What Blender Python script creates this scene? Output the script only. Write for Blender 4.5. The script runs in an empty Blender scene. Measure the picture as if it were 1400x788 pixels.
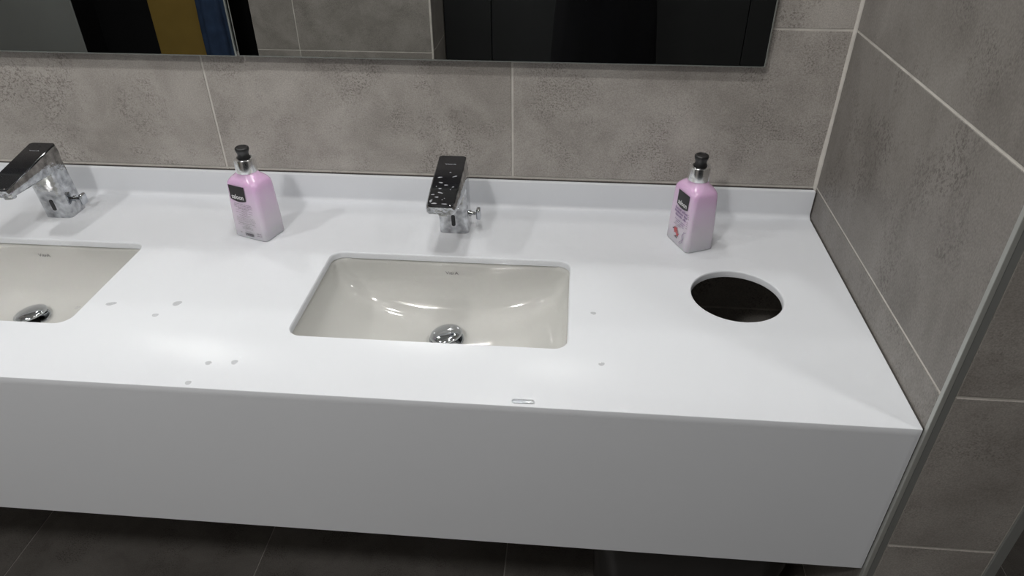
import bpy, bmesh, math, random
from math import radians as rad, pi, sin, cos
from mathutils import Vector, Matrix, Euler, noise
from mathutils.bvhtree import BVHTree

random.seed(7)
SC = bpy.context.scene
COL = SC.collection
D = bpy.data

# ------------------------------------------------------------------ camera
CAM_LOC = Vector((-0.4849, -1.3243, 0.6891))
CAM_ROT = Euler((rad(55.935), rad(0.222), rad(4.921)), 'XYZ')
cd = D.cameras.new('camera'); cam = D.objects.new('camera', cd); COL.objects.link(cam)
cam.location = CAM_LOC; cam.rotation_euler = CAM_ROT
cd.sensor_width = 36; cd.lens = 25.112; cd.clip_start = 0.004; cd.clip_end = 50
SC.camera = cam

# ------------------------------------------------------------------ world, lamps, exposure
W = D.worlds.new('world'); SC.world = W; W.use_nodes = True
W.node_tree.nodes['Background'].inputs[0].default_value = (0.8, 0.85, 1, 1)
W.node_tree.nodes['Background'].inputs[1].default_value = 0.02
SC.view_settings.view_transform = 'Standard'
SC.view_settings.look = 'None'
SC.view_settings.exposure = 0.0
SC.view_settings.gamma = 1
SC.view_settings.use_curve_mapping = False
SC.cycles.use_denoising = True
SC.cycles.caustics_reflective = True
SC.cycles.blur_glossy = 0.0
SC.cycles.sample_clamp_indirect = 0.0
SC.cycles.use_guiding = True
SC.cycles.max_bounces = 12
CEIL = 1.74
FLOOR = -0.86
LAMPS = [  # x, y, power, radius
    (-2.20, -1.00, 11, 0.065),
    (-0.50, -0.95, 6.3, 0.065),
    (-0.76, -0.22, 3.4, 0.07),
    (-1.25, -1.82, 17.5, 0.09),  # added fill lamp, brightens the counter apron
    (0.90, -1.30, 7, 0.11),  # added fill lamp for the end face of the partition
    (-3.05, -2.65, 2.5, 0.11),  # small lamp added so the mustard door shows
]
def area(name, loc, power, r, col=(1, 0.985, 0.96)):
    l = D.lights.new(name, 'AREA'); l.shape = 'DISK'; l.size = 2 * r; l.energy = power; l.color = col
    o = D.objects.new(name, l); COL.objects.link(o); o.location = loc
    return o
for x, y, p, r in LAMPS:
    area('downlight_lamp', (x, y, CEIL - 0.012), p, r)

# ------------------------------------------------------------------ materials
def nodes(name):
    m = D.materials.new(name); m.use_nodes = True
    nt = m.node_tree; b = nt.nodes['Principled BSDF']
    return m, nt, b
def N(nt, t, **k):
    n = nt.nodes.new(t)
    for a, v in k.items():
        if a in n.inputs: n.inputs[a].default_value = v
        else: setattr(n, a, v)
    return n
def ramp(nt, fac, stops):
    r = nt.nodes.new('ShaderNodeValToRGB'); e = r.color_ramp.elements
    while len(e) < len(stops): e.new(0.5)
    for q, (p, c) in zip(e, stops):
        q.position = p; q.color = (*c, 1) if len(c) == 3 else c
    nt.links.new(fac, r.inputs[0]); return r
def simple(name, col, rough=0.5, metal=0.0, bump=0.0, bscale=200, var=0.0, vscale=8, spec=0.5, coat=0.0, trans=0.0):
    m, nt, b = nodes(name)
    b.inputs['Roughness'].default_value = rough
    b.inputs['Metallic'].default_value = metal
    b.inputs['Specular IOR Level'].default_value = spec
    b.inputs['Coat Weight'].default_value = coat
    b.inputs['Transmission Weight'].default_value = trans
    tc = N(nt, 'ShaderNodeTexCoord')
    n = N(nt, 'ShaderNodeTexNoise', Scale=vscale, Detail=4.0)
    nt.links.new(tc.outputs['Object'], n.inputs['Vector'])
    lo = tuple(c * (1 - var) for c in col); hi = tuple(min(1, c * (1 + var)) for c in col)
    r = ramp(nt, n.outputs['Fac'], [(0.3, lo), (0.7, hi)])
    nt.links.new(r.outputs[0], b.inputs['Base Color'])
    if bump:
        n2 = N(nt, 'ShaderNodeTexNoise', Scale=bscale, Detail=3.0)
        nt.links.new(tc.outputs['Object'], n2.inputs['Vector'])
        bp = N(nt, 'ShaderNodeBump', Strength=bump, Distance=0.001)
        nt.links.new(n2.outputs['Fac'], bp.inputs['Height']); nt.links.new(bp.outputs[0], b.inputs['Normal'])
    return m
def tile_mat(name, k=1.0, rough=0.42, pit=0.9, stretch=1.0):
    m, nt, b = nodes(name)
    tc = N(nt, 'ShaderNodeTexCoord'); oi = N(nt, 'ShaderNodeObjectInfo')
    mul = N(nt, 'ShaderNodeVectorMath', operation='SCALE'); cx = N(nt, 'ShaderNodeCombineXYZ')
    for i in range(3): nt.links.new(oi.outputs['Random'], cx.inputs[i])
    nt.links.new(cx.outputs[0], mul.inputs[0]); mul.inputs['Scale'].default_value = 37.0
    ad = N(nt, 'ShaderNodeVectorMath', operation='ADD')
    nt.links.new(tc.outputs['Object'], ad.inputs[0]); nt.links.new(mul.outputs[0], ad.inputs[1])
    sc = N(nt, 'ShaderNodeVectorMath', operation='MULTIPLY'); nt.links.new(ad.outputs[0], sc.inputs[0]); sc.inputs[1].default_value = (1, 1, stretch)
    V = sc.outputs[0]
    big = N(nt, 'ShaderNodeTexNoise', Scale=7.0, Detail=6.0, Roughness=0.62, Distortion=0.4); nt.links.new(V, big.inputs['Vector'])
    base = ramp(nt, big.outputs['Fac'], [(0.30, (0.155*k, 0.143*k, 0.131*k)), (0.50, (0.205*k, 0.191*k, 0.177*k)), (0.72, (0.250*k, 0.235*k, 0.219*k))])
    # clusters of fine dark pitting
    cl = N(nt, 'ShaderNodeTexNoise', Scale=9.0, Detail=6.0, Roughness=0.68); nt.links.new(V, cl.inputs['Vector'])
    clr = ramp(nt, cl.outputs['Fac'], [(0.47, (0, 0, 0)), (0.62, (1, 1, 1))])
    fine = N(nt, 'ShaderNodeTexNoise', Scale=290.0, Detail=3.0, Roughness=0.7); nt.links.new(V, fine.inputs['Vector'])
    fr = ramp(nt, fine.outputs['Fac'], [(0.49, (0, 0, 0)), (0.60, (1, 1, 1))])
    ml = N(nt, 'ShaderNodeMath', operation='MULTIPLY'); nt.links.new(clr.outputs[0], ml.inputs[0]); nt.links.new(fr.outputs[0], ml.inputs[1])
    m2 = N(nt, 'ShaderNodeMath', operation='MULTIPLY'); nt.links.new(ml.outputs[0], m2.inputs[0]); m2.inputs[1].default_value = pit
    mx = N(nt, 'ShaderNodeMix', data_type='RGBA'); nt.links.new(m2.outputs[0], mx.inputs[0])
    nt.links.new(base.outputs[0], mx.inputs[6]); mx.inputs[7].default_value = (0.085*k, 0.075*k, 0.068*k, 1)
    # grain everywhere
    gr = N(nt, 'ShaderNodeTexNoise', Scale=420.0, Detail=2.0); nt.links.new(V, gr.inputs['Vector'])
    g2 = ramp(nt, gr.outputs['Fac'], [(0.3, (0.84, 0.84, 0.84)), (0.7, (1.16, 1.16, 1.16))])
    mm = N(nt, 'ShaderNodeMix', data_type='RGBA', blend_type='MULTIPLY'); mm.inputs[0].default_value = 1
    nt.links.new(mx.outputs[2], mm.inputs[6]); nt.links.new(g2.outputs[0], mm.inputs[7])
    nt.links.new(mm.outputs[2], b.inputs['Base Color'])
    b.inputs['Roughness'].default_value = rough; b.inputs['Specular IOR Level'].default_value = 0.35
    bp = N(nt, 'ShaderNodeBump', Strength=0.25, Distance=0.0006); nt.links.new(fine.outputs['Fac'], bp.inputs['Height'])
    nt.links.new(bp.outputs[0], b.inputs['Normal'])
    return m
M = {}
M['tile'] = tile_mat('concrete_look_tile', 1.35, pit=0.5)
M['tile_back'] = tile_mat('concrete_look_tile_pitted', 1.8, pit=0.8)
M['tile_side'] = tile_mat('concrete_look_tile_shaded', 0.99, pit=0.8, stretch=0.65)  # same tile darkened: the right wall's dimmer light is put into its colour
M['floor_tile'] = tile_mat('floor_tile', .72, 0.35)
M['grout'] = simple('grout', (0.58, 0.555, 0.515), 0.8, bump=0.3, bscale=500, var=0.12, vscale=30)
M['grout_dark'] = simple('floor_grout', (0.36, 0.34, 0.32), 0.8)
M['sealant'] = simple('sealant', (0.30, 0.28, 0.25), 0.6, var=0.2, vscale=40)
M['sealant_dark'] = simple('dark_sealant', (0.05, 0.045, 0.04), 0.6)
M['counter'] = simple('white_solid_surface', (0.69, 0.71, 0.745), 0.30, var=0.008, vscale=5, spec=0.22)
M['ceramic'] = simple('glazed_ceramic', (0.56, 0.56, 0.54), 0.06, var=0.006, coat=0.4)
M['chrome'] = simple('chrome', (0.50, 0.51, 0.525), 0.07, 1.0, bump=0.8, bscale=110, var=0.42, vscale=70)  # mottled base colour stands in for contrast in the reflections
M['chrome_cap'] = simple('polished_chrome', (0.55, 0.57, 0.60), 0.10, 1.0, bump=0.1, bscale=60)
M['black_glass'] = simple('black_glass', (0.012, 0.012, 0.014), 0.06, spec=0.6)
M['black'] = simple('black_plastic', (0.010, 0.010, 0.011), 0.35)
M['bag'] = simple('black_bag', (0.006, 0.006, 0.007), 0.22, bump=0.6, bscale=25)
M['mirror'] = simple('mirror_silver', (0.86, 0.88, 0.87), 0.0, 1.0)
M['glass_edge'] = simple('glass_edge', (0.42, 0.45, 0.43), 0.15, 0.6)
M['backing'] = simple('mirror_backing', (0.10, 0.10, 0.10), 0.6)
M['steel'] = simple('brushed_trim', (0.42, 0.43, 0.41), 0.38, 0.45, bump=0.15, bscale=300)
M['steel_dark'] = simple('dark_trim', (0.19, 0.195, 0.188), 0.42, 0.1)
M['ceiling'] = simple('ceiling_paint', (0.78, 0.78, 0.76), 0.9)
M['panel_black'] = simple('black_laminate', (0.012, 0.013, 0.014), 0.45, var=0.05)
M['panel_grey'] = simple('grey_laminate', (0.16, 0.168, 0.163), 0.55, var=0.06, vscale=3)
M['mustard'] = simple('mustard_laminate', (0.42, 0.28, 0.065), 0.6, var=0.05)
M['navy'] = simple('navy_fabric', (0.04, 0.075, 0.16), 0.85, bump=0.4, bscale=300, var=0.25, vscale=12)
M['dark_void'] = simple('unlit_black_wall', (0.010, 0.010, 0.012), 0.7)  # black base colour stands for the unlit space behind the doorway
M['white_print'] = simple('white_print', (0.75, 0.75, 0.76), 0.5)
M['grey_print'] = simple('grey_print', (0.16, 0.15, 0.16), 0.5)
M['black_print'] = simple('black_print', (0.012, 0.010, 0.013), 0.35)
M['purple_print'] = simple('purple_print', (0.16, 0.09, 0.24), 0.5)
M['red_print'] = simple('red_print', (0.50, 0.09, 0.10), 0.5)
M['green_print'] = simple('green_print', (0.06, 0.05, 0.05), 0.5)
M['skin'] = simple('skin', (0.55, 0.33, 0.24), 0.5, var=0.08, bump=0.1, bscale=150)
M['cloth_black'] = simple('black_cloth', (0.005, 0.005, 0.006), 0.95, spec=0.08, bump=0.4, bscale=250)
M['hair'] = simple('dark_hair', (0.02, 0.014, 0.010), 0.6, bump=0.8, bscale=120)
M['shoe'] = simple('shoe_leather', (0.02, 0.018, 0.017), 0.4)
M['eye'] = simple('eye_white', (0.8, 0.78, 0.75), 0.2)
M['iris'] = simple('iris', (0.05, 0.025, 0.01), 0.2)
M['lip'] = simple('lips', (0.42, 0.16, 0.13), 0.45)
M['phone'] = simple('phone_body', (0.02, 0.02, 0.022), 0.25)
def emis(name, col, s):
    m, nt, b = nodes(name); b.inputs['Emission Color'].default_value = (*col, 1); b.inputs['Emission Strength'].default_value = s
    return m
M['diffuser'] = emis('lamp_diffuser', (1, 0.97, 0.93), 6.0)
def bottle_mat():
    m, nt, b = nodes('pink_soap_bottle')
    tc = N(nt, 'ShaderNodeTexCoord'); sp = N(nt, 'ShaderNodeSeparateXYZ'); nt.links.new(tc.outputs['Object'], sp.inputs[0])
    mr = N(nt, 'ShaderNodeMapRange'); mr.inputs['From Min'].default_value = 0.0; mr.inputs['From Max'].default_value = 0.135
    nt.links.new(sp.outputs['Z'], mr.inputs['Value'])
    r = ramp(nt, mr.outputs[0], [(0.0, (0.58, 0.57, 0.61)), (0.30, (0.66, 0.60, 0.68)), (0.60, (0.70, 0.56, 0.72)), (0.85, (0.70, 0.47, 0.70)), (1.0, (0.70, 0.50, 0.69))])
    nt.links.new(r.outputs[0], b.inputs['Base Color'])
    b.inputs['Roughness'].default_value = 0.22
    b.inputs['Subsurface Weight'].default_value = 0.6
    b.inputs['Subsurface Radius'].default_value = (1.0, 0.6, 0.9)
    b.inputs['Subsurface Scale'].default_value = 0.012
    b.inputs['Coat Weight'].default_value = 0.3
    return m
M['bottle'] = bottle_mat()
def drop_mat():
    m, nt, b = nodes('water')
    b.inputs['Base Color'].default_value = (0.93, 0.95, 0.96, 1)
    b.inputs['Transmission Weight'].default_value = 1.0; b.inputs['Roughness'].default_value = 0.05; b.inputs['IOR'].default_value = 1.33
    return m
M['water'] = drop_mat()
m_, nt_, b_ = nodes('dried_water'); b_.inputs['Base Color'].default_value = (.50, .51, .53, 1); b_.inputs['Roughness'].default_value = .12; b_.inputs['Alpha'].default_value = .16
M['spot'] = m_
M['residue'] = simple('soap_residue', (0.36, 0.37, 0.40), 0.35, var=0.1, vscale=90)

# ------------------------------------------------------------------ helpers
def obj(name, bm, mat=None, parent=None, smooth=None, loc=None, mats=None):
    me = D.meshes.new(name); bm.normal_update(); bm.to_mesh(me); bm.free()
    for q in (mats or [mat]): me.materials.append(q)
    if smooth is not None:
        for p in me.polygons: p.use_smooth = True
        if smooth < 179: me.set_sharp_from_angle(angle=rad(smooth))
    o = D.objects.new(name, me); COL.objects.link(o)
    if parent: o.parent = parent
    if loc is not None: o.location = loc
    return o
def tag(o, label=None, cat=None, group=None, kind=None):
    if label: o['label'] = label
    if cat: o['category'] = cat
    if group: o['group'] = group
    if kind: o['kind'] = kind
    return o
def thing(name, label, cat, loc=(0, 0, 0), rz=0, group=None):
    o = D.objects.new(name, None); COL.objects.link(o); o.location = loc; o.rotation_euler = (0, 0, rz)
    o.empty_display_size = 0.05
    return tag(o, label, cat, group)
def box(bm, x0, x1, y0, y1, z0, z1, bev=0.0, seg=1):
    r = bmesh.ops.create_cube(bm, size=1)
    vs = r['verts']
    for v in vs:
        v.co = Vector((x0 + (x1 - x0) * (v.co.x + .5), y0 + (y1 - y0) * (v.co.y + .5), z0 + (z1 - z0) * (v.co.z + .5)))
    if bev:
        es = list({e for v in vs for e in v.link_edges})
        bmesh.ops.bevel(bm, geom=es, offset=bev, segments=seg, profile=0.5, affect='EDGES')
    return bm
def rings(bm, rs, cap0=True, cap1=True, closed=True):
    L = [[bm.verts.new(p) for p in r] for r in rs]
    for a, b in zip(L, L[1:]):
        n = len(a)
        for i in range(n if closed else n - 1):
            j = (i + 1) % n
            bm.faces.new((a[i], a[j], b[j], b[i]))
    if cap0: bm.faces.new(L[0][::-1])
    if cap1: bm.faces.new(L[-1])
    return L
def circ(cx, cy, z, r, n=32, ry=None, ph=0):
    ry = r if ry is None else ry
    return [(cx + r * cos(ph + 2 * pi * i / n), cy + ry * sin(ph + 2 * pi * i / n), z) for i in range(n)]
def rrect(cx, cy, z, hx, hy, r, seg=6):
    r = min(r, hx - 1e-5, hy - 1e-5); P = []
    for qx, qy, a0 in ((1, 1, 0), (-1, 1, pi / 2), (-1, -1, pi), (1, -1, 3 * pi / 2)):
        for k in range(seg + 1):
            a = a0 + (pi / 2) * k / seg
            P.append((cx + qx * (hx - r) + r * cos(a), cy + qy * (hy - r) + r * sin(a), z))
    return P
def lathe(prof, n=40, cap0=True, cap1=True, c=(0, 0)):
    bm = bmesh.new(); rings(bm, [circ(c[0], c[1], z, max(r, 1e-5), n) for r, z in prof], cap0, cap1); return bm
def extrude_poly(pts, axis, a0, a1):
    """prism of a 2D outline, extruded along x (pts are y,z), y (pts are x,z) or z (pts are x,y)"""
    bm = bmesh.new()
    def P(p, a): return {'x': (a, p[0], p[1]), 'y': (p[0], a, p[1]), 'z': (p[0], p[1], a)}[axis]
    A = [bm.verts.new(P(p, a0)) for p in pts]; B = [bm.verts.new(P(p, a1)) for p in pts]
    n = len(pts)
    for i in range(n): bm.faces.new((A[i], A[(i + 1) % n], B[(i + 1) % n], B[i]))
    bm.faces.new(A[::-1]); bm.faces.new(B)
    bmesh.ops.recalc_face_normals(bm, faces=bm.faces)
    return bm
def text_mesh(txt, size, depth=0.0, align='CENTER', bold=0.0, sx=1.0):
    c = D.curves.new('t', 'FONT'); c.body = txt; c.size = size; c.align_x = align; c.align_y = 'CENTER'
    c.extrude = depth; c.offset = bold; c.resolution_u = 3; c.space_character = 1.0
    o = D.objects.new('t', c); COL.objects.link(o)
    dg = bpy.context.evaluated_depsgraph_get(); me = D.meshes.new_from_object(o.evaluated_get(dg))
    bm = bmesh.new(); bm.from_mesh(me)
    for v in bm.verts: v.co.x *= sx
    D.objects.remove(o); D.curves.remove(c); D.meshes.remove(me)
    return bm
def boolean(o, cutters):
    for c in cutters:
        m = o.modifiers.new('cut', 'BOOLEAN'); m.operation = 'DIFFERENCE'; m.solver = 'EXACT'; m.object = c
    bpy.context.view_layer.update()
    dg = bpy.context.evaluated_depsgraph_get(); me = D.meshes.new_from_object(o.evaluated_get(dg))
    o.modifiers.clear(); old = o.data; o.data = me; D.meshes.remove(old)
    for c in cutters: D.objects.remove(c)
def dup(root, label=None, loc=None, rz=None):
    r = root.copy(); COL.objects.link(r)
    if label: r['label'] = label
    if loc is not None: r.location = loc
    if rz is not None: r.rotation_euler = (0, 0, rz)
    for ch in list(root.children):
        c = ch.copy(); COL.objects.link(c); c.parent = r
        for g in list(ch.children):
            d = g.copy(); COL.objects.link(d); d.parent = c
    return r

# ------------------------------------------------------------------ room shell
GZ = 0.0629            # height of the tile joint just above the upstand
ROWS = [GZ + 0.3 * k for k in range(-4, 7)]
XL, XR, YF = -3.6, 1.5, -3.3
def wall(name, bm, mat='grout'):
    return tag(obj(name, bm, M[mat]), kind='structure')
TB = 0.0021            # half joint
tile_cache = {}
def tile_mesh(w, h, t, mat):
    k = (round(w, 4), round(h, 4), t, mat)
    if k not in tile_cache:
        bm = bmesh.new(); box(bm, -w / 2, w / 2, 0, t, -h / 2, h / 2, 0.0006)
        me = D.meshes.new('tile'); bm.to_mesh(me); bm.free(); me.materials.append(M[mat]); tile_cache[k] = me
    return tile_cache[k]
def lay_tiles(parent, origin, u, xs, zs, mat='tile', t=0.004, nrm_rot=0, flip=False):
    """xs: joints along direction u (unit vector in the plane), zs: joint heights; tile local -y faces out"""
    for a, b in zip(xs, xs[1:]):
        for c, d in zip(zs, zs[1:]):
            if b - a < .02 or d - c < .02: continue
            me = tile_mesh(b - a - 2 * TB, d - c - 2 * TB, t, mat)
            o = D.objects.new('tile', me); COL.objects.link(o); o.parent = parent
            p = Vector(origin) + Vector(u) * ((a + b) / 2) + Vector((0, 0, (c + d) / 2))
            j = random.uniform(-0.0002, 0.0002)
            o.location = p + Vector((0, 0, 0)); o.rotation_euler = (0, 0, nrm_rot)
            o.location += Matrix.Rotation(nrm_rot, 3, 'Z') @ Vector((0, j, 0))
def zs_clip(lo, hi): return [lo] + [z for z in ROWS if lo + .02 < z < hi - .02] + [hi]
ZS = zs_clip(FLOOR, CEIL)
# back wall: grout plane at y=+.003, tile faces at y = 0
wb = wall('wall_back', box(bmesh.new(), XL - .1, XR + .1, 0.0012, 0.10, FLOOR - .05, CEIL + .05))
lay_tiles(wb, (0, 0, 0), (1, 0, 0), [-3.6, -3.0, -2.4, -1.8, -1.2, -0.6, 0.0], ZS, mat='tile_back')
lay_tiles(wb, (0, 0, 0), (1, 0, 0), [0.19, 0.6, 1.2, 1.5], ZS)
# right-hand partition that the counter butts against, face at x = 0
PY = -0.604; PT = 0.19
wr = wall('wall_right', box(bmesh.new(), 0.0012, PT - .0012, PY + .0012, 0.0, FLOOR, CEIL))
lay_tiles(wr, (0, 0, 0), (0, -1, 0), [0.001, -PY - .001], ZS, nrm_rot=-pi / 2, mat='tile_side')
lay_tiles(wr, (PT, 0, 0), (0, -1, 0), [0.001, -PY - .001], ZS, nrm_rot=pi / 2)
lay_tiles(wr, (0, PY, 0), (1, 0, 0), [0.0168, PT - .0155], ZS)
# far (reflected) side of the room
YO = -1.95
wf = wall('wall_front', box(bmesh.new(), -1.942, -1.1262, YF, YO - .0012, FLOOR, CEIL))
lay_tiles(wf, (0, YO, 0), (-1, 0, 0), [1.126, 1.742, 1.943], ZS, nrm_rot=pi)
lay_tiles(wf, (-1.125, 0, 0), (0, 1, 0), [-3.28, -2.70, -2.27], ZS, nrm_rot=pi / 2)
lay_tiles(wf, (-1.125, 0, 0), (0, 1, 0), [-2.25, -1.953], ZS, nrm_rot=pi / 2)
wall('trim_5', box(bmesh.new(), -1.130, -1.1215, YO - .008, YO + .004, FLOOR, CEIL, .0008), 'grout')
wall('wall_front_panel', box(bmesh.new(), XL, -2.78, YO - .012, YO, FLOOR, CEIL), 'panel_grey')
wall('door_1', box(bmesh.new(), -2.78, -1.944, YO - .06, YO - .004, 1.24, CEIL), 'panel_grey')
wall('wall_corridor', box(bmesh.new(), XL, -1.944, YF - .05, YF, FLOOR, CEIL), 'dark_void')
wall('wall_left', box(bmesh.new(), XL - .05, XL, YF, 0, FLOOR, CEIL), 'ceiling')
ws = wall('wall_side', box(bmesh.new(), XR + .0012, XR + .1, YF, 0, FLOOR, CEIL))
lay_tiles(ws, (XR, 0, 0), (0, -1, 0), [0.0, .6, 1.2, 1.8, 2.4], ZS, nrm_rot=-pi / 2)
wall('wall_cubicle_end', box(bmesh.new(), -1.125, XR + .1, -2.45, -2.29, FLOOR, CEIL), 'dark_void')
wall('wall_corridor_left', box(bmesh.new(), XL, XL + .02, YF, YO - .07, FLOOR, CEIL), 'dark_void')  # black sheet added so the left of the doorway reads as unlit
# floor
fl = wall('floor', box(bmesh.new(), XL - .1, XR + .1, YF - .1, 0.1, FLOOR - .1, FLOOR - .0012), 'grout_dark')
for i in range(-6, 3):
    for k in range(0, 6):
        a, b = i * .606 + .006, min((i + 1) * .606 + .006, XR)
        a = max(a, XL)
        if b - a < .03: continue
        y1, y0 = -k * .6, max(-(k + 1) * .6, YF)
        key = ('f', round(b - a, 4), round(y1 - y0, 4))
        if key not in tile_cache:
            bm = bmesh.new(); w = b - a - .0024; h = y1 - y0 - .0024
            box(bm, -w / 2, w / 2, -h / 2, h / 2, -.004, 0, .0006)
            me = D.meshes.new('tile'); bm.to_mesh(me); bm.free(); me.materials.append(M['floor_tile']); tile_cache[key] = me
        o = D.objects.new('tile', tile_cache[key]); COL.objects.link(o); o.parent = fl
        o.location = ((a + b) / 2, (y0 + y1) / 2, FLOOR + random.uniform(-.0002, .0002))
wall('ceiling', box(bmesh.new(), XL - .1, XR + .1, YF - .1, 0.1, CEIL, CEIL + .05), 'ceiling')

# grout / sealant beads
def bead(name, p0, p1, r, mat, wob=0.25, n=40, seed=0):
    bm = bmesh.new(); p0 = Vector(p0); p1 = Vector(p1); d = (p1 - p0).normalized()
    a = d.orthogonal().normalized(); b = d.cross(a); R = []
    for i in range(n + 1):
        t = i / n; q = p0.lerp(p1, t); rr = r * (1 + wob * (noise.noise(Vector((t * 14 + seed, seed, 3))) ))
        R.append([q + a * rr * cos(2 * pi * k / 8) + b * rr * sin(2 * pi * k / 8) for k in range(8)])
    rings(bm, R); return tag(obj(name, bm, M[mat], smooth=60), kind='structure')
bead('trim_1', (-.0005, -.0005, .058), (-.0005, -.0005, CEIL), .0050, 'grout', .7, 140)
# metal corner trims of the partition end
t2 = wall('trim_2', box(bmesh.new(), -0.0002, 0.0062, PY - .0022, PY + .006, FLOOR, CEIL, .0006), 'steel')
wall('trim_3', box(bmesh.new(), 0.0064, 0.0166, PY - .0006, PY + .004, FLOOR, CEIL, .0003), 'steel_dark')
wall('trim_4', box(bmesh.new(), PT - .0152, PT + .001, PY - .0018, PY + .006, FLOOR, CEIL, .0008), 'steel_dark')

# ------------------------------------------------------------------ counter
CX0, CX1 = -3.3, -0.0022
BASIN_X = (-0.6975, -1.5045); BASIN_Y = -0.341; BHX, BHY = 0.2205, 0.1265
prof = [(-.600, -.0125), (-.600, -.0016), (-.5995, -.0005), (-.5985, 0)]
prof += [(-.022 , 0)]
for k in range(1, 7):
    a = pi / 2 * k / 6; prof.append((-.022 + .010 * sin(a), .010 - .010 * cos(a)))
prof += [(-.012, .0563), (-.0115, .0575), (-.0105, .0580), (-.0004, .0580), (-.0004, -.0125)]
ct = thing('vanity_counter', 'long glossy white vanity counter with deep front apron, upstand and cut-outs', 'counter', (0, 0, 0))
slab = obj('worktop', extrude_poly(prof, 'x', CX0, CX1), M['counter'], ct)
cutters = []
for bx in BASIN_X:
    bm = bmesh.new()
    rings(bm, [rrect(bx, BASIN_Y, -.03, BHX, BHY, .022, 8), rrect(bx, BASIN_Y, -.0030, BHX, BHY, .022, 8),
               rrect(bx, BASIN_Y, -.0012, BHX + .0006, BHY + .0006, .0225, 8), rrect(bx, BASIN_Y, 0.0002, BHX + .0022, BHY + .0022, .024, 8), rrect(bx, BASIN_Y, 0.004, BHX + .004, BHY + .004, .025, 8)])
    bmesh.ops.recalc_face_normals(bm, faces=bm.faces); cutters.append(obj('cutter', bm, M['counter']))
HX, HY, HR = -.1935, -.300, .0755
bm = lathe([(HR, -.03), (HR, -.0025), (HR + .0006, -.0010), (HR + .002, .0002), (HR + .003, .004)], 72, c=(HX, HY))
bmesh.ops.recalc_face_normals(bm, faces=bm.faces); cutters.append(obj('cutter', bm, M['counter']))
boolean(slab, cutters)
for p in slab.data.polygons: p.use_smooth = True
slab.data.set_sharp_from_angle(angle=rad(32))
ap = [(-.600, -.0126), (-.600, -.3025), (-.5988, -.3035), (-.588, -.3035), (-.588, -.0126)]
obj('apron', extrude_poly(ap, 'x', CX0, CX1), M['counter'], ct)
# dark joint where the counter meets tiles
obj('upstand_joint', box(bmesh.new(), CX0, -.004, -.0030, 0, .0581, .0600), M['sealant_dark'], ct)
obj('side_joint', extrude_poly([(-.598, -.002), (-.598, .0008), (-.013, .0008), (-.013, .056), (-.0105, .056), (-.0105, -.002)], 'x', -.0024, -.0001), M['sealant_dark'], ct)

# ------------------------------------------------------------------ basins
def basin(bx, label):
    t = thing('undermount_basin', label, 'sink', (bx, BASIN_Y, -.0126), 0, 'undermount basins set in the counter')
    bm = bmesh.new(); R = []; n = 10; Dp = .112
    def ring(z, hx, hy, e, cx, cy, m=96):
        P = []
        for i in range(m):
            a = 2 * pi * i / m; c, s = cos(a), sin(a)
            P.append((cx + hx * math.copysign(abs(c) ** (2 / e), c), cy + hy * math.copysign(abs(s) ** (2 / e), s), z))
        return P
    hx0, hy0 = BHX + .004, BHY + .004
    R.append(ring(0, hx0 + .025, hy0 + .022, 14, 0, 0)); R.append(ring(0, hx0, hy0, 14, 0, 0))
    R.append(ring(-.004, hx0 - .002, hy0 - .002, 13, 0, 0))
    K = 26
    for i in range(1, K + 1):
        u = i / K; a = u * pi / 2                 # superelliptic section: steep sides, softly dished floor
        px = 3.4 - 0.6 * u
        rr = cos(a) ** (2 / 2.5); zz = sin(a) ** (2 / 2.1)
        fx = rr * 0.985 + .0; fy = rr * 0.985
        e = 13 - 10.6 * min(1, u * 1.35)
        e = max(2.3, e)
        z = -.004 - Dp * zz
        hx = max(.0285, (hx0 - .002) * (rr * .97 + .03 * (1 - u))); hy = max(.0285, (hy0 - .002) * (rr * .97 + .03 * (1 - u)))
        R.append(ring(z, hx, hy, e if hx > .03 else 2, 0, .042 * u ** 1.2))
        if hx <= .0286 and hy <= .0286: break
    zb = R[-1][0][2]
    L = rings(bm, R, cap0=False, cap1=False)
    bmesh.ops.recalc_face_normals(bm, faces=bm.faces)
    if sum(f.normal.z for f in bm.faces) < 0: bmesh.ops.reverse_faces(bm, faces=bm.faces)
    bvh = BVHTree.FromBMesh(bm)
    bowl = obj('bowl', bm, M['ceramic'], t, smooth=179)
    so = bowl.modifiers.new('thick', 'SOLIDIFY'); so.thickness = 0.007; so.offset = -1
    # outlet and cap
    dc = (0, .042)
    obj('waste_ring', lathe([(.0285, zb - .012), (.031, zb - .003), (.032, zb + .0025), (.0300, zb + .0035), (.027, zb + .001), (.024, zb - .02)], 40, c=dc), M['chrome_cap'], t, smooth=60)
    obj('waste_stem', lathe([(.010, zb - .02), (.010, zb + .010)], 20, c=(0, 0)), M['black'], t, smooth=60, loc=(dc[0], dc[1], 0))
    cap = lathe([(.0255, 0), (.0300, .0012), (.0305, .0030), (.0285, .0060), (.022, .0090), (.013, .0108), (.004, .0115), (.0002, .0116)], 48)
    c = obj('drain_cap', cap, M['chrome_cap'], t, smooth=70, loc=(dc[0], dc[1], zb + .0095))
    c.rotation_euler = (rad(-2), rad(-9), 0)
    # mark on the rear wall of the bowl
    tb = text_mesh('V\u0131trA', .0098, bold=.00005, sx=1.12)
    bx_off = TXT[0]; zc = TXT[1]
    for v in tb.verts:
        o = Vector((v.co.x + bx_off, 0.03, zc + v.co.y))
        h = bvh.ray_cast(o, Vector((0, 1, 0)))
        v.co = (h[0] + Vector((0, -.0006, 0))) if h[0] else o
    obj('brand_mark', tb, M['grey_print'], t)
    return t
TXT = (0.001, -.026)
b1 = basin(BASIN_X[0], 'rectangular off-white undermount basin fully in view, between the two pink bottles')
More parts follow.
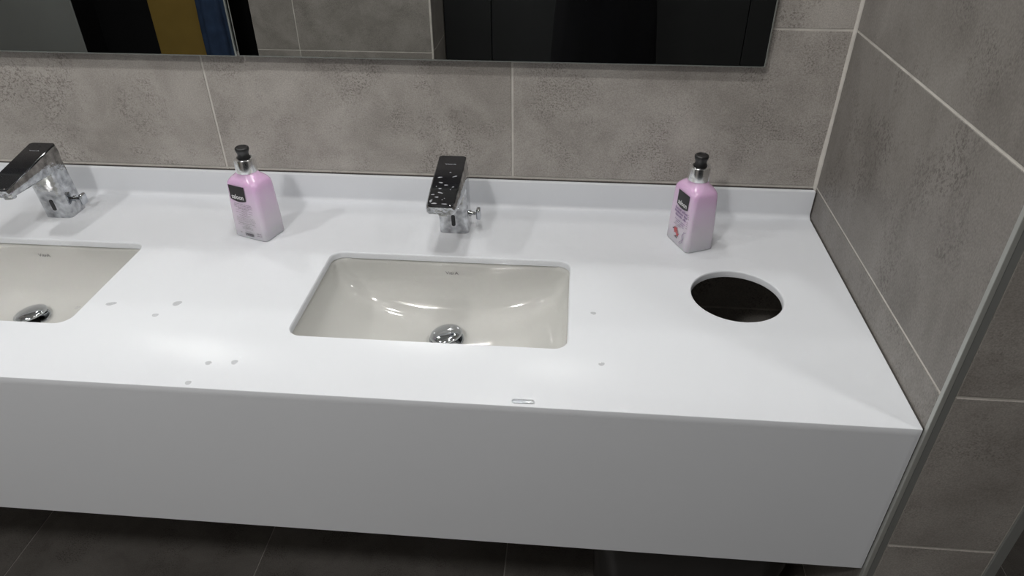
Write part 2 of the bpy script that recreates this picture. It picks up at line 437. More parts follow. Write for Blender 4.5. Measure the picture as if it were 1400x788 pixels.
b2 = basin(BASIN_X[1], 'rectangular off-white undermount basin cut off by the left edge of the photo')

# ------------------------------------------------------------------ faucets
def faucet(loc, label, rz=0.0, drops=True):
    t = thing('sensor_faucet', label, 'faucet', loc, rz, 'chrome sensor faucets on the counter')
    # column: leans slightly towards the user; local y=0 at the column centre, -y to the user
    bm = bmesh.new(); R = []
    for z, dy, hx, hy, r in ((0, 0, .0255, .0265, .009), (.0015, 0, .0255, .0265, .009), (.03, -.003, .0252, .0262, .009), (.07, -.008, .0252, .026, .009), (.105, -.013, .0255, .026, .009), (.128, -.0155, .0255, .025, .009)):
        R.append(rrect(0, dy, z, hx, hy, r, 6))
    rings(bm, R); obj('body', bm, M['chrome'], t, smooth=50)
    # spout: sections across y; top slopes down towards the user
    secs = []
    for y, zt, th, w in ((.0110, .1440, .020, .0185), (.0085, .1445, .034, .0235), (.002, .1443, .040, .0255), (-.030, .1398, .041, .0262), (-.060, .1346, .034, .0265), (-.095, .1286, .027, .0262), (-.125, .1235, .021, .0250), (-.141, .1208, .018, .0232), (-.1455, .1194, .014, .021)):
        ch = .0035; P = []
        P += [(-w + ch * .9, y, zt - .0012), (-w + .0004, y, zt - th * .34), (-w, y, zt - th * .46), (-w + .0006, y, zt - th + .004), (-w + .004, y, zt - th)]
        P += [(-p[0], p[1], p[2]) for p in P[::-1]]
        secs.append(P)
    bm = bmesh.new(); rings(bm, secs); bmesh.ops.recalc_face_normals(bm, faces=bm.faces)
    obj('spout', bm, M['chrome'], t, smooth=35)
    # black glass plate on top
    out = []
    def zt(y): return .1443 + (y - .002) * .164 if y < .002 else .1444
    W0, W1, yb, yf, rc = .0228, .0205, .0105, -.1435, .007
    for cx, cy, a0 in ((W0 - rc, yb - rc, 0), (-(W0 - rc), yb - rc, pi / 2), (-(W1 - rc), yf + rc, pi), (W1 - rc, yf + rc, 1.5 * pi)):
        for k in range(6):
            a = a0 + pi / 2 * k / 5; out.append((cx + rc * cos(a), cy + rc * sin(a)))
    out += []
    bm = bmesh.new()
    pts = []
    for i, (x, y) in enumerate(out):
        pts.append((x, y)); 
        if i == 11:  # subdivide long edges so the plate follows the slope break
            pts.append((-W0 + .0003, .001))
        if i == 23: pts.append((W0 - .0003, .001))
    rings(bm, [[(x, y, zt(y) - .0016) for x, y in pts], [(x, y, zt(y) + .0010) for x, y in pts], [(x * .975, y * .994 - .0003, zt(y) + .0016) for x, y in pts]])
    bmesh.ops.recalc_face_normals(bm, faces=bm.faces)
    tp = obj('top_plate', bm, M['black_glass'], t, smooth=30)
    tx = text_mesh('V\u0131trA', .0042, bold=.0001, sx=2.0)
    for v in tx.verts: y = -.020 + v.co.y; v.co = Vector((v.co.x, y, zt(y) + .0018))
    obj('plate_mark', tx, M['residue'], tp)
    # sensor window
    bm = bmesh.new()
    rings(bm, [[(x, -.0262 - .0042 * 0 - .0009 - .095 * (z - .004), z) for x, z in [(p[0], p[1]) for p in rrect(0.0005, .0300, 0, .0034, .0125, .0033, 5)]],
               [(x, -.0272 - .0009 - .095 * (z - .004), z) for x, z in [(p[0], p[1]) for p in rrect(0.0005, .0300, 0, .0030, .0121, .0029, 5)]]])
    bmesh.ops.recalc_face_normals(bm, faces=bm.faces)
    obj('sensor_window', bm, M['black_glass'], t, smooth=30)
    # aerator under the spout
    bm = lathe([(.0095, -.010), (.0105, -.008), (.0105, .004)], 24); o = obj('aerator', bm, M['chrome'], t, smooth=50, loc=(0, -.118, .1008)); o.rotation_euler = (rad(-8), 0, 0)
    # temperature lever on the right flank
    bm = bmesh.new()
    R = []
    for x, r in ((.0245, .0062), (.0285, .0062), (.0286, .0036), (.0345, .0036), (.0350, .0030), (.0395, .0030)):
        R.append([(x, .003 + r * cos(2 * pi * k / 16), .030 + r * sin(2 * pi * k / 16)) for k in range(16)])
    rings(bm, R); bmesh.ops.recalc_face_normals(bm, faces=bm.faces)
    lv = obj('mixer_stem', bm, M['chrome'], t, smooth=40)
    bm = bmesh.new(); box(bm, .0380, .0465, -.0050, .0105, .0190, .0415, .0028, 3)
    obj('lever', bm, M['chrome_cap'], lv, smooth=50)
    if drops:
        bm = bmesh.new()
        for (x, y, rx, ry, an) in ((-.012, -.062, .0055, .0016, .2), (.012, -.058, .0060, .0013, .5), (-.008, -.078, .0048, .0018, -.2), (.001, -.085, .0045, .0014, 0), (-.007, -.096, .0034, .0021, 0), (-.005, -.108, .0062, .0018, -.35),
                                  (-.0155, -.114, .0040, .0016, .2), (-.0085, -.121, .0042, .0022, 0), (.004, -.124, .0012, .001, 0), (-.016, -.132, .0024, .0062, -.2), (-.010, -.139, .0058, .0023, .05), (.001, -.128, .0013, .0011, 0), (.010, -.098, .0012, .001, 0), (.013, -.09, .0026, .0012, .6), (-.0135, -.090, .0012, .0012, 0), (.003, -.046, .0024, .001, 0), (.006, -.14, .0062, .0011, 0)):
            c, s = cos(an), sin(an)
            def pt(r, k, h):
                a = 2 * pi * k / 14; q = 1 + .16 * sin(3 * a + x * 900)
                X, Y = rx * r * q * cos(a), ry * r * q * sin(a); X, Y = c * X - s * Y, s * X + c * Y
                X *= .72; Y *= .72; return (x + X, y + Y, zt(y + Y) + .0016 + h)
            rings(bm, [[pt(1, k, 0) for k in range(14)], [pt(.75, k, .0005) for k in range(14)], [pt(.3, k, .0008) for k in range(14)]], cap0=False)
        tag(obj('soap_spots', bm, M['residue'], t, smooth=60), 'white dried water and soap spots on the black plate', kind='stuff')
    for ch in list(t.children) + [g for c in t.children for g in c.children]:
        if ch.name.split('.')[0] != 'aerator':
            for v in ch.data.vertices:
                if ch.name.split('.')[0] in ('mixer_stem', 'lever'): v.co.x += .0030
                else: v.co.x *= 1.12
    return t
faucet((-.7035, -.103, 0), 'chrome sensor faucet with water-spotted black top behind the fully visible basin')
faucet((-1.512, -.103, 0), 'chrome sensor faucet with clean black top, cut off at the left edge', drops=False)

# ------------------------------------------------------------------ soap bottles
def bottle(loc, rz, label, back):
    t = thing('soap_bottle', label, 'soap dispenser', loc, rz, 'pink pump soap bottles on the counter')
    hx, hy = .0385, .0280
    bm = bmesh.new(); R = []
    def sec(z, k, kx=0, r=.008):
        P = []
        for x, y, _ in rrect(0, 0, 0, hx - kx, hy - kx * .8, r, 6): P.append((x, y * (1 + .06 * (1 - (x / hx) ** 2)), z))
        return P
    S = [(0, .003, .010), (.0008, .0012, .009), (.003, .0, .008), (.03, .0004, .008), (.06, .0013, .008), (.105, .0030, .009), (.1115, .0036, .010), (.1165, .0056, .0125), (.1210, .0092, .015), (.1255, .0145, .0165)]
    for z, kx, r in S: R.append(sec(z, 0, kx, r))
    n = len(R[0])
    last = R[-1]
    def tocirc(z, rr, f):
        P = []
        for (x, y, _) in last:
            a = math.atan2(y, x); P.append((x * (1 - f) + rr * cos(a) * f, y * (1 - f) + rr * sin(a) * f, z))
        return P
    R.append(tocirc(.1305, .0170, .75)); R.append(tocirc(.1320, .0155, 1)); R.append(tocirc(.136, .0150, 1))
    rings(bm, R); obj('bottle_body', bm, M['bottle'], t, smooth=45)
    obj('collar', lathe([(.0182, .1305), (.0192, .1315), (.0192, .1560), (.0184, .1572), (.0140, .1574), (.0140, .1540)], 40), M['collar'], t, smooth=40)
    pm = obj('pump_head', lathe([(.0095, .150), (.0118, .1560), (.0120, .1580), (.0108, .1600), (.0102, .1635), (.0104, .1670), (.0118, .1705), (.0126, .1740), (.0122, .1765), (.0105, .1780), (.0090, .1780), (.0085, .1772), (.0002, .1768)], 32), M['black'], t, smooth=45)
    # short spout pointing away from the viewer
    bm = bmesh.new(); R = []
    for d, r, z in ((.004, .0045, .172), (.014, .0042, .1720), (.018, .0036, .171), (.0195, .0028, .1695)):
        a = NOZ - rz
        R.append([(d * cos(a) - sin(a) * r * cos(q), d * sin(a) + cos(a) * r * cos(q), z + r * sin(q)) for q in [2 * pi * k / 12 for k in range(12)]])
    rings(bm, R); bmesh.ops.recalc_face_normals(bm, faces=bm.faces); obj('nozzle', bm, M['black'], pm, smooth=50)
    # printed front (-y face)
    def yf(x): return -(hy * (1 + .06 * (1 - (x / hx) ** 2)))
    def inset(z): return .8 * (.0004 * z / .03 if z < .03 else .0004 + .0009 * (z - .03) / .03 if z < .06 else .0013 + .0017 * (z - .06) / .045)
    def face_y(x, e): return yf(x) - .0003 - e
    lw, z1, z0 = .0185, .110, .0815
    ox = -.009 if back else .004
    pts = [(-lw, z1), (lw, z1)]
    for k in range(9):
        u = k / 8; pts.append((lw - 2 * lw * u, z0 - .0035 * sin(pi * u)))
    bm = bmesh.new(); grid = []
    for k in range(9):
        x = -lw + 2 * lw * k / 8 + ox; zlo = z0 - .0035 * sin(pi * k / 8)
        grid.append((bm.verts.new((x, face_y(x, 0), z1)), bm.verts.new((x, face_y(x, 0), zlo))))
    for a, b in zip(grid, grid[1:]): bm.faces.new((a[0], a[1], b[1], b[0]))
    lab = obj('label_patch', bm, M['black_print'], t)
    tb = text_mesh('saloon', .0128, bold=.00025, sx=.86)
    for v in tb.verts: x = v.co.x + ox; v.co = Vector((x, face_y(x, .0003), .0875 + v.co.y))
    obj('lettering', tb, M['white_print'], lab)
    rs = random.Random(3 if back else 9)
    def words(bm, cx, z, w, h, glyph=.0013, gap=.0005):
        x = cx - w / 2
        while x < cx + w / 2:
            L = rs.randint(3, 8)
            for _ in range(L):
                if x > cx + w / 2: break
                g = glyph * rs.uniform(.6, 1.1); hh = h * rs.choice((.7, 1, 1, .8))
                q = [(x, z), (x + g, z), (x + g, z + hh), (x, z + hh)]
                # letter-like strokes: two stems and a bar
                s = g * .38
                for x0, x1, za, zb_ in ((x, x + s, z, z + hh), (x + g - s, x + g, z, z + hh), (x, x + g, z + hh * .42, z + hh * .58)):
                    vs = [bm.verts.new((a, face_y(a, .0001), b)) for a, b in ((x0, za), (x1, za), (x1, zb_), (x0, zb_))]
                    bm.faces.new(vs)
                x += g + gap
            x += glyph * .9
    if back:
        bm = bmesh.new()
        for z, w, h in ((.0735, .046, .0013), (.0700, .050, .0017), (.0665, .050, .0012), (.0635, .030, .0019), (.0605, .046, .0009), (.0580, .016, .0014), (.0555, .046, .0009), (.0530, .016, .0013), (.0505, .030, .0009), (.0485, .026, .0010),
                        (.0455, .048, .0009), (.0432, .050, .0008), (.0412, .050, .0008), (.0392, .052, .0008), (.0372, .050, .0008), (.0330, .044, .0017), (.0300, .048, .0009), (.0270, .014, .0014), (.0250, .030, .0010), (.0230, .026, .0010), (.0210, .030, .0009), (.0165, .016, .0014)):
            words(bm, ox + .008, z, w * .86, h, .0010, .0004)
        words(bm, .024, .0150, .010, .0024, .0014, .0004); words(bm, .024, .0105, .010, .0020, .0014, .0006); words(bm, -.019, .0110, .004, .0030)
        tag(obj('small_print', bm, M['grey_print'], t), kind='stuff')
        bm = bmesh.new(); x = -.009
        while x < .011:
            w = rs.choice((.0003, .0005, .0008)); 
            vs = [bm.verts.new((a, face_y(a, .0001), b)) for a, b in ((x, .0070), (x + w, .0070), (x + w, .0135), (x, .0135))]; bm.faces.new(vs); x += w + rs.choice((.0003, .0005))
        obj('barcode', bm, M['black_print'], t)
    else:
        bm = bmesh.new()
        for z, w, h, g in ((.0715, .040, .0046, .0030), (.0650, .042, .0046, .0030), (.0585, .034, .0046, .0030), (.0510, .032, .0026, .0018), (.0470, .026, .0024, .0018), (.0432, .028, .0020, .0014)):
            words(bm, ox, z, w, h, g, .0009)
        obj('printed_words', bm, M['purple_print'], t)
        bm = bmesh.new()
        for z, w in ((.0405, .024), (.0155, .012)): words(bm, ox - .006, z, w, .0016, .0011, .0004)
        for z in (.075, .071, .067, .060, .056, .052, .048): words(bm, .0275, z, .004, .0016, .0014, .0004)
        tag(obj('small_print', bm, M['grey_print'], t), kind='stuff')
        def petals(bm, cx, cz, r, n, a0=0):
            for k in range(n):
                a = a0 + 2 * pi * k / n; c = (cx + r * .6 * cos(a), cz + r * .6 * sin(a))
                P = []
                for j in range(10):
                    q = 2 * pi * j / 10; px, pz = r * .55 * cos(q), r * .3 * sin(q)
                    x = c[0] + px * cos(a) - pz * sin(a); z = c[1] + px * sin(a) + pz * cos(a); P.append(bm.verts.new((x, face_y(x, .0002 + .00002 * k), z)))
                bm.faces.new(P)
        bm = bmesh.new(); petals(bm, -.004, .030, .0062, 6); petals(bm, .003, .0245, .0045, 5, .4); obj('flower_print', bm, M['red_print'], t)
        bm = bmesh.new(); petals(bm, -.0105, .0305, .0040, 3, 1.2); petals(bm, .000, .0185, .0040, 3, 3.4); obj('leaf_print', bm, M['green_print'], t)
        bm = bmesh.new()                                     # curling stem drawing up the right side of the label
        for s0, amp in ((0, .004), (1.7, -.003)):
            pr = None
            for k in range(25):
                u = k / 24; x = .014 + .012 * u + amp * sin(u * 7 + s0); z = .010 + .030 * u
                a = bm.verts.new((x - .0004, face_y(x - .0004, .0002), z)); b = bm.verts.new((x + .0004, face_y(x + .0004, .0002), z))
                if pr: bm.faces.new((pr[0], pr[1], b, a))
                pr = (a, b)
        obj('stem_print', bm, M['purple_print'], t)
    for ch in list(t.children) + [g for c in t.children for g in c.children]:
        if ch.name.split('.')[0] in ('label_patch', 'lettering', 'small_print', 'barcode', 'printed_words', 'flower_print', 'leaf_print', 'stem_print'):
            for v in ch.data.vertices: v.co.y += inset(v.co.z)
    return t
M['collar'] = simple('silver_collar', (0.93, 0.94, 0.95), 0.22, 1.0)
NOZ = rad(115)
bottle((-1.0800, -.155, 0), rad(-19), 'pink pump soap bottle with small printed text and barcode, left of the middle faucet', True)
NOZ = rad(60)
bottle((-.2540, -.1265, 0), rad(-66), 'pink pump soap bottle with red flower print, near the round waste hole', False)

# ------------------------------------------------------------------ mirrors
def mirror(x0, x1, off, label):
    z0, z1 = .3015, 1.25
    t = thing('wall_mirror', label, 'mirror', ((x0 + x1) / 2, 0, z0), 0, 'frameless wall mirrors above the counter')
    w = (x1 - x0) / 2; h = z1 - z0
    obj('backing', box(bmesh.new(), -w + .006, w - .006, -off + .006, -.0005, .004, h - .004), M['backing'], t)
    bm = bmesh.new(); box(bm, -w, w, -off + .0005, -off + .006, 0, h, .0006)
    obj('glass_edge', bm, M['glass_edge'], t)
    obj('mirror_pane', box(bmesh.new(), -w + .0022, w - .0022, -off, -off + .0008, .0022, h - .0022), M['mirror'], t)
    return t
mirror(-1.112, -.1475, .0225, 'frameless rectangular wall mirror above the full basin, ending near the right corner')
mirror(-2.080, -1.1155, .0250, 'frameless wall mirror at the upper left, left of the joint between mirrors')

# ------------------------------------------------------------------ bin with bag below the round hole
bt = thing('waste_bin', 'black waste bin lined with glossy black bag, under the counter', 'bin', (-.222, -.315, FLOOR))
bm = bmesh.new(); rings(bm, [rrect(0, 0, z, hx, hy, .05, 6) for z, hx, hy in ((0, .145, .13), (.003, .15, .135), (.44, .175, .16), (.455, .180, .165), (.46, .180, .165), (.46, .172, .157), (.02, .142, .127))], cap1=True)
obj('bin_body', bm, M['black'], bt, smooth=40)
bm = bmesh.new(); R = []; n = 96
for j, (z, s, am) in enumerate(((.15, .975, .0), (.30, 1.03, .007), (.36, 1.07, .010), (.42, 1.09, .009), (.455, 1.075, .007), (.470, 1.045, .005), (.468, 1.0, .004), (.445, .95, .004), (.30, .90, .008), (.10, .78, .01), (.05, .3, .0))):
    P = []
    for i, (x, y, _) in enumerate(rrect(0, 0, 0, .176, .161, .06, n // 4 - 1)):
        q = noise.noise(Vector((x * 22, y * 22, z * 6))) + .6 * noise.noise(Vector((x * 60, y * 60, z * 9)))
        f = s + am * q * 6 * (.7 if j else 0); P.append((x * f, y * f, z + .010 * q * (am > 0)))
    R.append(P)
rings(bm, R, cap0=False); o = obj('bin_bag', bm, M['bag'], bt, smooth=70)
tag(o, 'glossy black plastic bag folded over the rim')

# ------------------------------------------------------------------ drops and spots on the counter
def drop(x, y, r, k=1.0, an=0, mat='spot', h=.08):
    bm = bmesh.new(); rs = random.Random(int(x * 9999)); ph = rs.random() * 6
    def ring(f, z):
        P = []
        for i in range(18):
            a = 2 * pi * i / 18; q = r * f * (1 + .14 * sin(2 * a + ph) + .08 * sin(3 * a)); X, Y = q * cos(a) * k, q * sin(a)
            P.append((cos(an) * X - sin(an) * Y, sin(an) * X + cos(an) * Y, z * r))
        return P
    rings(bm, [ring(1, 0), ring(.93, h * .45), ring(.7, h * .85), ring(.35, h)])
    bmesh.ops.recalc_face_normals(bm, faces=bm.faces)
    o = obj('water_drop', bm, M[mat], smooth=70, loc=(x, y, .0002)); return o
spots = [(-.436, -.372, .0042, 1, 'small flat water drop right of the full basin'),
         (-.425, -.500, .0042, 1, 'small flat water drop on the counter below right of the full basin'),
         (-1.010, -.545, .0040, 1.4, 'oval water drop left of the two near the counter front edge'),
         (-.972, -.540, .0046, 1.2, 'oval water drop right of the two near the counter front edge'),
         (-1.020, -.590, .0040, 1.3, 'shiny water drop on the front edge of the counter, left part'),
         (-1.240, -.410, .0050, 1.6, 'faint water smear between the basins beside the left basin corner'),
         (-1.130, -.400, .0060, 1.3, 'faint water smear between the basins, nearest the full basin'),
         (-1.150, -.435, .0040, 1.5, 'faint small water smear between the basins, nearer the counter front'),
         (-1.290, -.425, .0044, 1.0, 'faint round water drop by the front corner of the left basin')]
for x, y, r, k, lb in spots:
    tag(drop(x, y, r, k, .15), lb, 'water drop', 'water drops on the counter')
bm = bmesh.new(); rings(bm, [rrect(0, 0, z, .0165 * s, .0042 * s, .0040, 5) for z, s in ((0, 1), (.0007, .96), (.0010, .8))])
o = obj('water_streak', bm, M['water'], smooth=60, loc=(-.535, -.590, .0002)); o.rotation_euler = (0, 0, 0)
tag(o, 'clear elongated water streak at the middle of the counter front edge', 'water streak')

# ------------------------------------------------------------------ ceiling downlights
for i, (x, y, p, r) in enumerate(LAMPS):
    lab = ['round recessed ceiling downlight in front of the left mirror', 'round recessed ceiling downlight in front of the right mirror', 'round recessed ceiling downlight directly over the full basin', 'round ceiling fill light added close to the reflected tiled wall', 'round ceiling fill light added on the far side of the tiled partition', 'round ceiling fill light added in the dark doorway'][i]
    t = thing('ceiling_downlight', lab, 'ceiling light', (x, y, CEIL - .011), 0, 'recessed ceiling downlights')
    bm = bmesh.new(); rings(bm, [circ(0, 0, z, q, 40) for z, q in ((.011, r + .018), (0, r + .016), (-.002, r + .008), (0, r + .001), (.008, r))], False, False)
    obj('trim_ring', bm, M['ceiling'], t, smooth=50)
    obj('diffuser', lathe([(r, .004), (r, .008)], 40), M['diffuser'], t)

# ------------------------------------------------------------------ things seen only in the mirrors
for i, (a, b) in enumerate(((-1.118, -.893), (-.889, -.293), (-.289, .305), (.309, .905), (.909, 1.49))):
    lab = ['narrow black cubicle panel beside the tiled corner, seen in the mirror', 'black cubicle panel left of the reflected person', 'black cubicle panel right behind the reflected person', 'black cubicle panel at the right edge of the mirror', 'black cubicle panel beyond the mirror, next to the side wall'][i]
    t = thing('cubicle_panel', lab, 'partition', ((a + b) / 2, -2.25, FLOOR), 0, 'black cubicle panels'); w = (b - a) / 2
    obj('panel_board', box(bmesh.new(), -w, w, -.018, 0, .10, 2.1, .0015), M['panel_black'], t)
    for s in (-1, 1): obj('foot', lathe([(.022, 0), (.022, .006), (.009, .010), (.009, .102)], 20, c=(s * (w - .05), -.009)), M['steel'], t, smooth=40)
t = thing('mustard_door', 'mustard yellow door leaf in the dark doorway, seen in the left mirror', 'door', (-2.83, -3.05, FLOOR))
obj('door_leaf', box(bmesh.new(), -.225, .26, -.02, .02, .005, 2.05, .002), M['mustard'], t)
bm = bmesh.new(); box(bm, .20, .212, .02, .07, 1.0, 1.012, .002); box(bm, .09, .212, .058, .07, 1.0, 1.016, .004, 2); obj('door_handle', bm, M['steel'], t)
# navy coat hanging against the door
t = thing('navy_coat', 'dark blue coat hanging at the doorway edge, seen in the left mirror', 'coat', (-2.585, -2.90, FLOOR))
bm = bmesh.new(); R = []
for j in range(22):
    u = j / 21; z = .22 + 1.30 * u; wx = .088 - .01 * u ** 2 if u < .85 else .078 - (u - .85) * .25; wy = .055 - .02 * u
    P = []
    for i in range(64):
        a = 2 * pi * i / 64; f = 1 + .13 * sin(a * 7 + 1.5 * u) * (1 - u * .7) + .12 * noise.noise(Vector((cos(a) * 2, sin(a) * 2, z * 3)))
        P.append((wx * f * cos(a), wy * f * sin(a), z))
    R.append(P)
rings(bm, R); obj('coat_body', bm, M['navy'], t, smooth=70)
for s in (-1, 1):
    bm = bmesh.new(); R = []
    for j in range(14):
        u = j / 13; z = 1.42 - .62 * u; R.append([(s * (.062 + .02 * u) + (.030 - .005 * u) * cos(q) * (1 + .1 * sin(u * 20)), -.01 + .04 * sin(q), z) for q in [2 * pi * k / 20 for k in range(20)]])
    rings(bm, R); bmesh.ops.recalc_face_normals(bm, faces=bm.faces); obj('sleeve', bm, M['navy'], t, smooth=70)
t = thing('coat_hook', 'small metal coat hook on the wall behind the dark blue coat', 'hook', (-2.585, -2.99, FLOOR + 1.55))
bm = bmesh.new(); box(bm, -.01, .01, -.04, .0, -.03, .03, .002); box(bm, -.005, .005, 0, .08, -.01, 0, .002); obj('hook_arm', bm, M['steel'], t)

# ------------------------------------------------------------------ the photographer (seen in the mirror)
PX, PYY = -.372, -1.60
pt_ = thing('person', 'person in black clothes holding up a phone, reflected in the right mirror', 'person', (PX, PYY, FLOOR))
def skin(chains, radii, root):
    """chains: list of lists of node names; radii: name -> (pos, r)"""
    bm = bmesh.new(); sl = bm.verts.layers.skin.verify(); vs = {}
    for c in chains:
        for nme in c:
            if nme not in vs:
                p, r = radii[nme]; v = bm.verts.new(p); vs[nme] = v
                rr = r if isinstance(r, tuple) else (r, r)
                v[sl].radius = rr; v[sl].use_root = (nme == root)
    for c in chains:
        for a, b in zip(c, c[1:]):
            if not bm.edges.get((vs[a], vs[b])): bm.edges.new((vs[a], vs[b]))
    me = D.meshes.new('s'); bm.to_mesh(me); bm.free()
    o = D.objects.new('s', me); COL.objects.link(o)
    m = o.modifiers.new('skin', 'SKIN'); m.use_smooth_shade = True; m.branch_smoothing = .4
    s = o.modifiers.new('sub', 'SUBSURF'); s.levels = 2; s.render_levels = 2
    bpy.context.view_layer.update()
    r = D.meshes.new_from_object(o.evaluated_get(bpy.context.evaluated_depsgraph_get()))
    D.objects.remove(o); return r
camR = CAM_ROT.to_matrix()
def to_local(p): return Vector(p) - Vector((PX, PYY, FLOOR))
phone_c = CAM_LOC + camR @ Vector((.045, -.02, .0145))
hand = {}
for s in (-1, 1):
    hand[s] = to_local(phone_c + camR @ Vector((s * .092, -.012, .012)))
Rr = {'pelvis': ((0, 0, .95), (.155, .105)), 'waist': ((0, .0, 1.08), (.135, .095)), 'chest': ((0, -.005, 1.26), (.160, .110)), 'upchest': ((0, -.01, 1.39), (.130, .085)),
      'neck': ((0, .0, 1.49), .052), 'jaw': ((0, .015, 1.555), (.045, .045)), 'head': ((0, .02, 1.63), (.045, .05)), 'crown': ((0, .02, 1.66), (.04, .04))}
chains = [['pelvis', 'waist', 'chest', 'upchest', 'neck', 'jaw', 'head', 'crown']]
for s in (-1, 1):
    n = 'L' if s < 0 else 'R'
    w = hand[s]
    Rr.update({'sh' + n: ((s * .175, -.01, 1.41), .060), 'up' + n: ((s * .215, .03, 1.29), .050), 'el' + n: ((s * .235, .075, 1.17), .043), 'fa' + n: (Vector((s * .235, .075, 1.17)).lerp(w, .4), .040),
               'wr' + n: (Vector((s * .235, .075, 1.17)).lerp(w, .80), .027), 'pa' + n: (tuple(w), (.034, .018)),
               'hip' + n: ((s * .095, 0, .88), .090), 'th' + n: ((s * .105, .005, .70), .078), 'kn' + n: ((s * .11, .015, .49), .057), 'ca' + n: ((s * .115, -.01, .34), .055), 'an' + n: ((s * .12, -.02, .09), .040), 'to' + n: ((s * .135, .10, .045), (.040, .032))})
    chains += [['upchest', 'sh' + n, 'up' + n, 'el' + n, 'fa' + n, 'wr' + n, 'pa' + n], ['pelvis', 'hip' + n, 'th' + n, 'kn' + n, 'ca' + n, 'an' + n, 'to' + n]]
body = skin(chains, Rr, 'pelvis')
bm = bmesh.new(); bm.from_mesh(body); D.meshes.remove(body)
for s in (-1, 1):      # five separate fingers curling round the phone's edge
    for f, (off, ln, rad_) in enumerate(((.030, .9, .0085), (.010, 1.0, .009), (-.010, .95, .0088), (-.030, .75, .0078))):
        base = phone_c + camR @ Vector((s * .098, -.012 + off, .018)); k = .030 * ln
        P = [base, base + camR @ Vector((s * .004, .0, -.020)), base + camR @ Vector((-s * .004, 0, -.038 * ln)), base + camR @ Vector((-s * .022 * ln, 0, -.046))]
        P[2] = base + camR @ Vector((-s * .010, 0, .004)); P[1] = base + camR @ Vector((s * .0, .001, .006)); P[3] = base + camR @ Vector((-s * .045 * ln, 0, -.004)) 
        fm = skin([['a', 'b', 'c', 'd']], {q: (to_local(p), r) for q, p, r in zip('abcd', P, (rad_ * 1.1, rad_, rad_ * .95, rad_ * .8))}, 'a')
        bm.from_mesh(fm); D.meshes.remove(fm)
    tb_ = phone_c + camR @ Vector((s * .088, -.035, .012))
    P = [tb_, tb_ + camR @ Vector((-s * .004, .018, .010)), tb_ + camR @ Vector((-s * .022, .030, .006)), tb_ + camR @ Vector((-s * .034, .036, .004))]
    fm = skin([['a', 'b', 'c', 'd']], {q: (to_local(p), r) for q, p, r in zip('abcd', P, (.012, .0105, .0098, .0085))}, 'a'); bm.from_mesh(fm); D.meshes.remove(fm)
hb = bmesh.new(); bmesh.ops.create_uvsphere(hb, u_segments=72, v_segments=56, radius=1)   # sculpted head, joined into the body
def G(x, z, cx, cz, sx, sz): return math.exp(-((x - cx) / sx) ** 2 - ((z - cz) / sz) ** 2)
for v in hb.verts:
    nx, ny, nz = v.co
    lo = max(0, -nz)
    x = nx * .077 * (1 - .30 * lo ** 1.6); z = 1.628 + nz * .122
    y = .026 + ny * (.094 if ny > 0 else .098 * (1 - .35 * lo)) + (.010 * lo if ny > 0 else 0)
    if ny > .25:
        w = min(1, (ny - .25) / .35)
        d = .021 * G(x, z, 0, 1.592, .0105, .012) + .012 * G(x, z, 0, 1.612, .0075, .026) + .006 * (G(x, z, .013, 1.588, .006, .006) + G(x, z, -.013, 1.588, .006, .006))
        d += .0045 * G(x, z, 0, 1.652, .045, .009) - .0105 * (G(x, z, .031, 1.632, .015, .010) + G(x, z, -.031, 1.632, .015, .010))
        d += .0055 * G(x, z, 0, 1.561, .020, .0035) + .0060 * G(x, z, 0, 1.552, .018, .004) - .003 * G(x, z, 0, 1.5565, .022, .0018) + .010 * G(x, z, 0, 1.526, .020, .013)
        d += .005 * (G(x, z, .045, 1.600, .014, .014) + G(x, z, -.045, 1.600, .014, .014))
        y += w * d
    v.co = (x, y, z)
face_bvh = BVHTree.FromBMesh(hb)
def fy(x, z): return face_bvh.ray_cast(Vector((x, .4, z)), Vector((0, -1, 0)))[0].y
hm_ = D.meshes.new('h'); hb.to_mesh(hm_); hb.free(); bm.from_mesh(hm_); D.meshes.remove(hm_)
mats = [M['cloth_black'], M['skin']]
hands_w = [hand[-1], hand[1]]
for f in bm.faces:
    c = f.calc_center_median()
    f.material_index = 1 if (c.z > 1.485 and abs(c.x) < .12 and c.y < .2 and c.y > -.12) or any((c - h).length < .085 for h in hands_w) or any((c - h).length < .13 and c.z > h.z - .02 for h in hands_w) else 0
    f.smooth = True
body_o = obj('body', bm, mats=mats, parent=pt_, smooth=179)
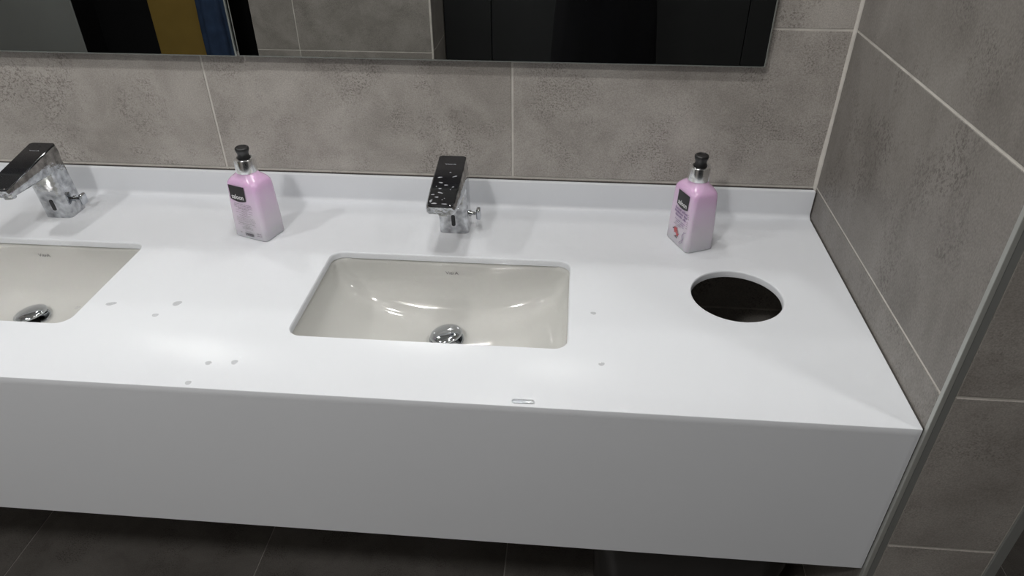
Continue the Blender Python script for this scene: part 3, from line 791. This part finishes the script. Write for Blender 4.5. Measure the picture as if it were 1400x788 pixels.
# hair shell, ears, eyes, mouth, shoes
bm = bmesh.new(); bmesh.ops.create_uvsphere(bm, u_segments=96, v_segments=72, radius=1)
for v in bm.verts:
    q = v.co.copy(); k = 1 + .05 * noise.noise(q * 9); v.co = Vector((q.x * .0835 * k, q.y * .104 * k + .022, q.z * .112 * k + 1.646))
bmesh.ops.delete(bm, geom=[v for v in bm.verts if (v.co.y > .058 and v.co.z < 1.695) or v.co.z < 1.575 or (v.co.z < 1.640 and v.co.y > .022)], context='VERTS')
h = obj('hair', bm, M['hair'], pt_, smooth=179); hm = h.modifiers.new('t', 'SOLIDIFY'); hm.thickness = .008; hm.offset = 0
for s in (-1, 1):
    bm = bmesh.new(); bmesh.ops.create_uvsphere(bm, u_segments=16, v_segments=12, radius=1)
    for v in bm.verts: q = v.co; v.co = Vector((s * (.080 + .008 * abs(q.y)) + q.x * .007, .028 + q.y * .016, 1.612 + q.z * .030 + q.y * .004))
    obj('ear', bm, M['skin'], pt_, smooth=179)
    bm = bmesh.new(); bmesh.ops.create_uvsphere(bm, u_segments=20, v_segments=14, radius=.0112); ey = obj('eye', bm, M['eye'], pt_, smooth=179, loc=(s * .031, fy(s * .031, 1.632) - .0078, 1.632))
    bm = bmesh.new(); R = [[(s * .031 + .0165 * cos(q) * k, fy(s * .031 + .0165 * cos(q) * k, 1.650 + .0028 * sin(q) * k) + .0022 * (1.2 - k), 1.650 + .0028 * sin(q) * k) for q in [2 * pi * j / 18 for j in range(18)]] for k in (1.05, .7, .2)]
    rings(bm, R, cap0=False); obj('eyebrow', bm, M['hair'], pt_, smooth=179)
    bm = lathe([(.0052, 0), (.0045, .0010), (.0002, .0014)], 18); ir = obj('iris', bm, M['iris'], ey, smooth=179, loc=(0, .0106, 0)); ir.rotation_euler = (rad(-90), 0, 0)
    bm = bmesh.new(); R = [rrect(0, 0, z, hx, hy, .03, 6) for z, hx, hy in ((0, .042, .120), (.018, .045, .125), (.022, .043, .122), (.055, .040, .110), (.075, .036, .06), (.105, .036, .045))]
    R = [[(x, y + (0 if i < 4 else -.055 - .01 * (i - 4)), z) for x, y, z in r] for i, r in enumerate(R)]
    rings(bm, R); so = obj('shoe', bm, M['shoe'], pt_, smooth=50, loc=(s * .128, .045, 0)); so.rotation_euler = (0, 0, -s * .12)
bm = bmesh.new(); rings(bm, [[(.021 * cos(q) * k, fy(.021 * cos(q) * k, 1.5565 + .0072 * sin(q) * k) + .0012 * (1.3 - k), 1.5565 + .0072 * sin(q) * k) for q in [2 * pi * i / 24 for i in range(24)]] for k in (1.03, .75, .4, .08)], cap0=False)
obj('mouth', bm, M['lip'], pt_, smooth=179)
bm = bmesh.new(); R = []
for z, r in ((1.445, .088), (1.465, .074), (1.490, .064), (1.515, .0585), (1.520, .0565), (1.512, .0540), (1.470, .056)):
    R.append([(r * 1.04 * cos(2 * pi * k / 40), .004 + r * sin(2 * pi * k / 40), z + .006 * sin(2 * pi * k / 40) * -1) for k in range(40)])
rings(bm, R, False, False); obj('collar', bm, M['cloth_black'], pt_, smooth=179)
bm = bmesh.new(); R = []
for z, hx, hy in ((.60, .212, .150), (.62, .214, .152), (.75, .205, .148), (.88, .196, .142), (1.0, .182, .130), (1.12, .172, .122), (1.22, .178, .126), (1.30, .182, .122), (1.36, .17, .11)):
    R.append([(hx * cos(q) * (1 + .02 * sin(7 * q + z * 5)), hy * sin(q) * (1 + .03 * sin(9 * q + z * 3)), z) for q in [2 * pi * k / 64 for k in range(64)]])
rings(bm, R, True, False); obj('jacket', bm, M['cloth_black'], pt_, smooth=179)
# phone, held just behind the lens
ph = thing('phone', 'black phone held up in both hands by the person', 'phone', tuple(phone_c)); ph.rotation_euler = CAM_ROT
obj('phone_case', box(bmesh.new(), -.078, .078, -.037, .037, -.0042, .0042, .003, 3), M['phone'], ph, smooth=40)
obj('screen', box(bmesh.new(), -.074, .074, -.034, .034, .0043, .0048), M['black_glass'], ph)
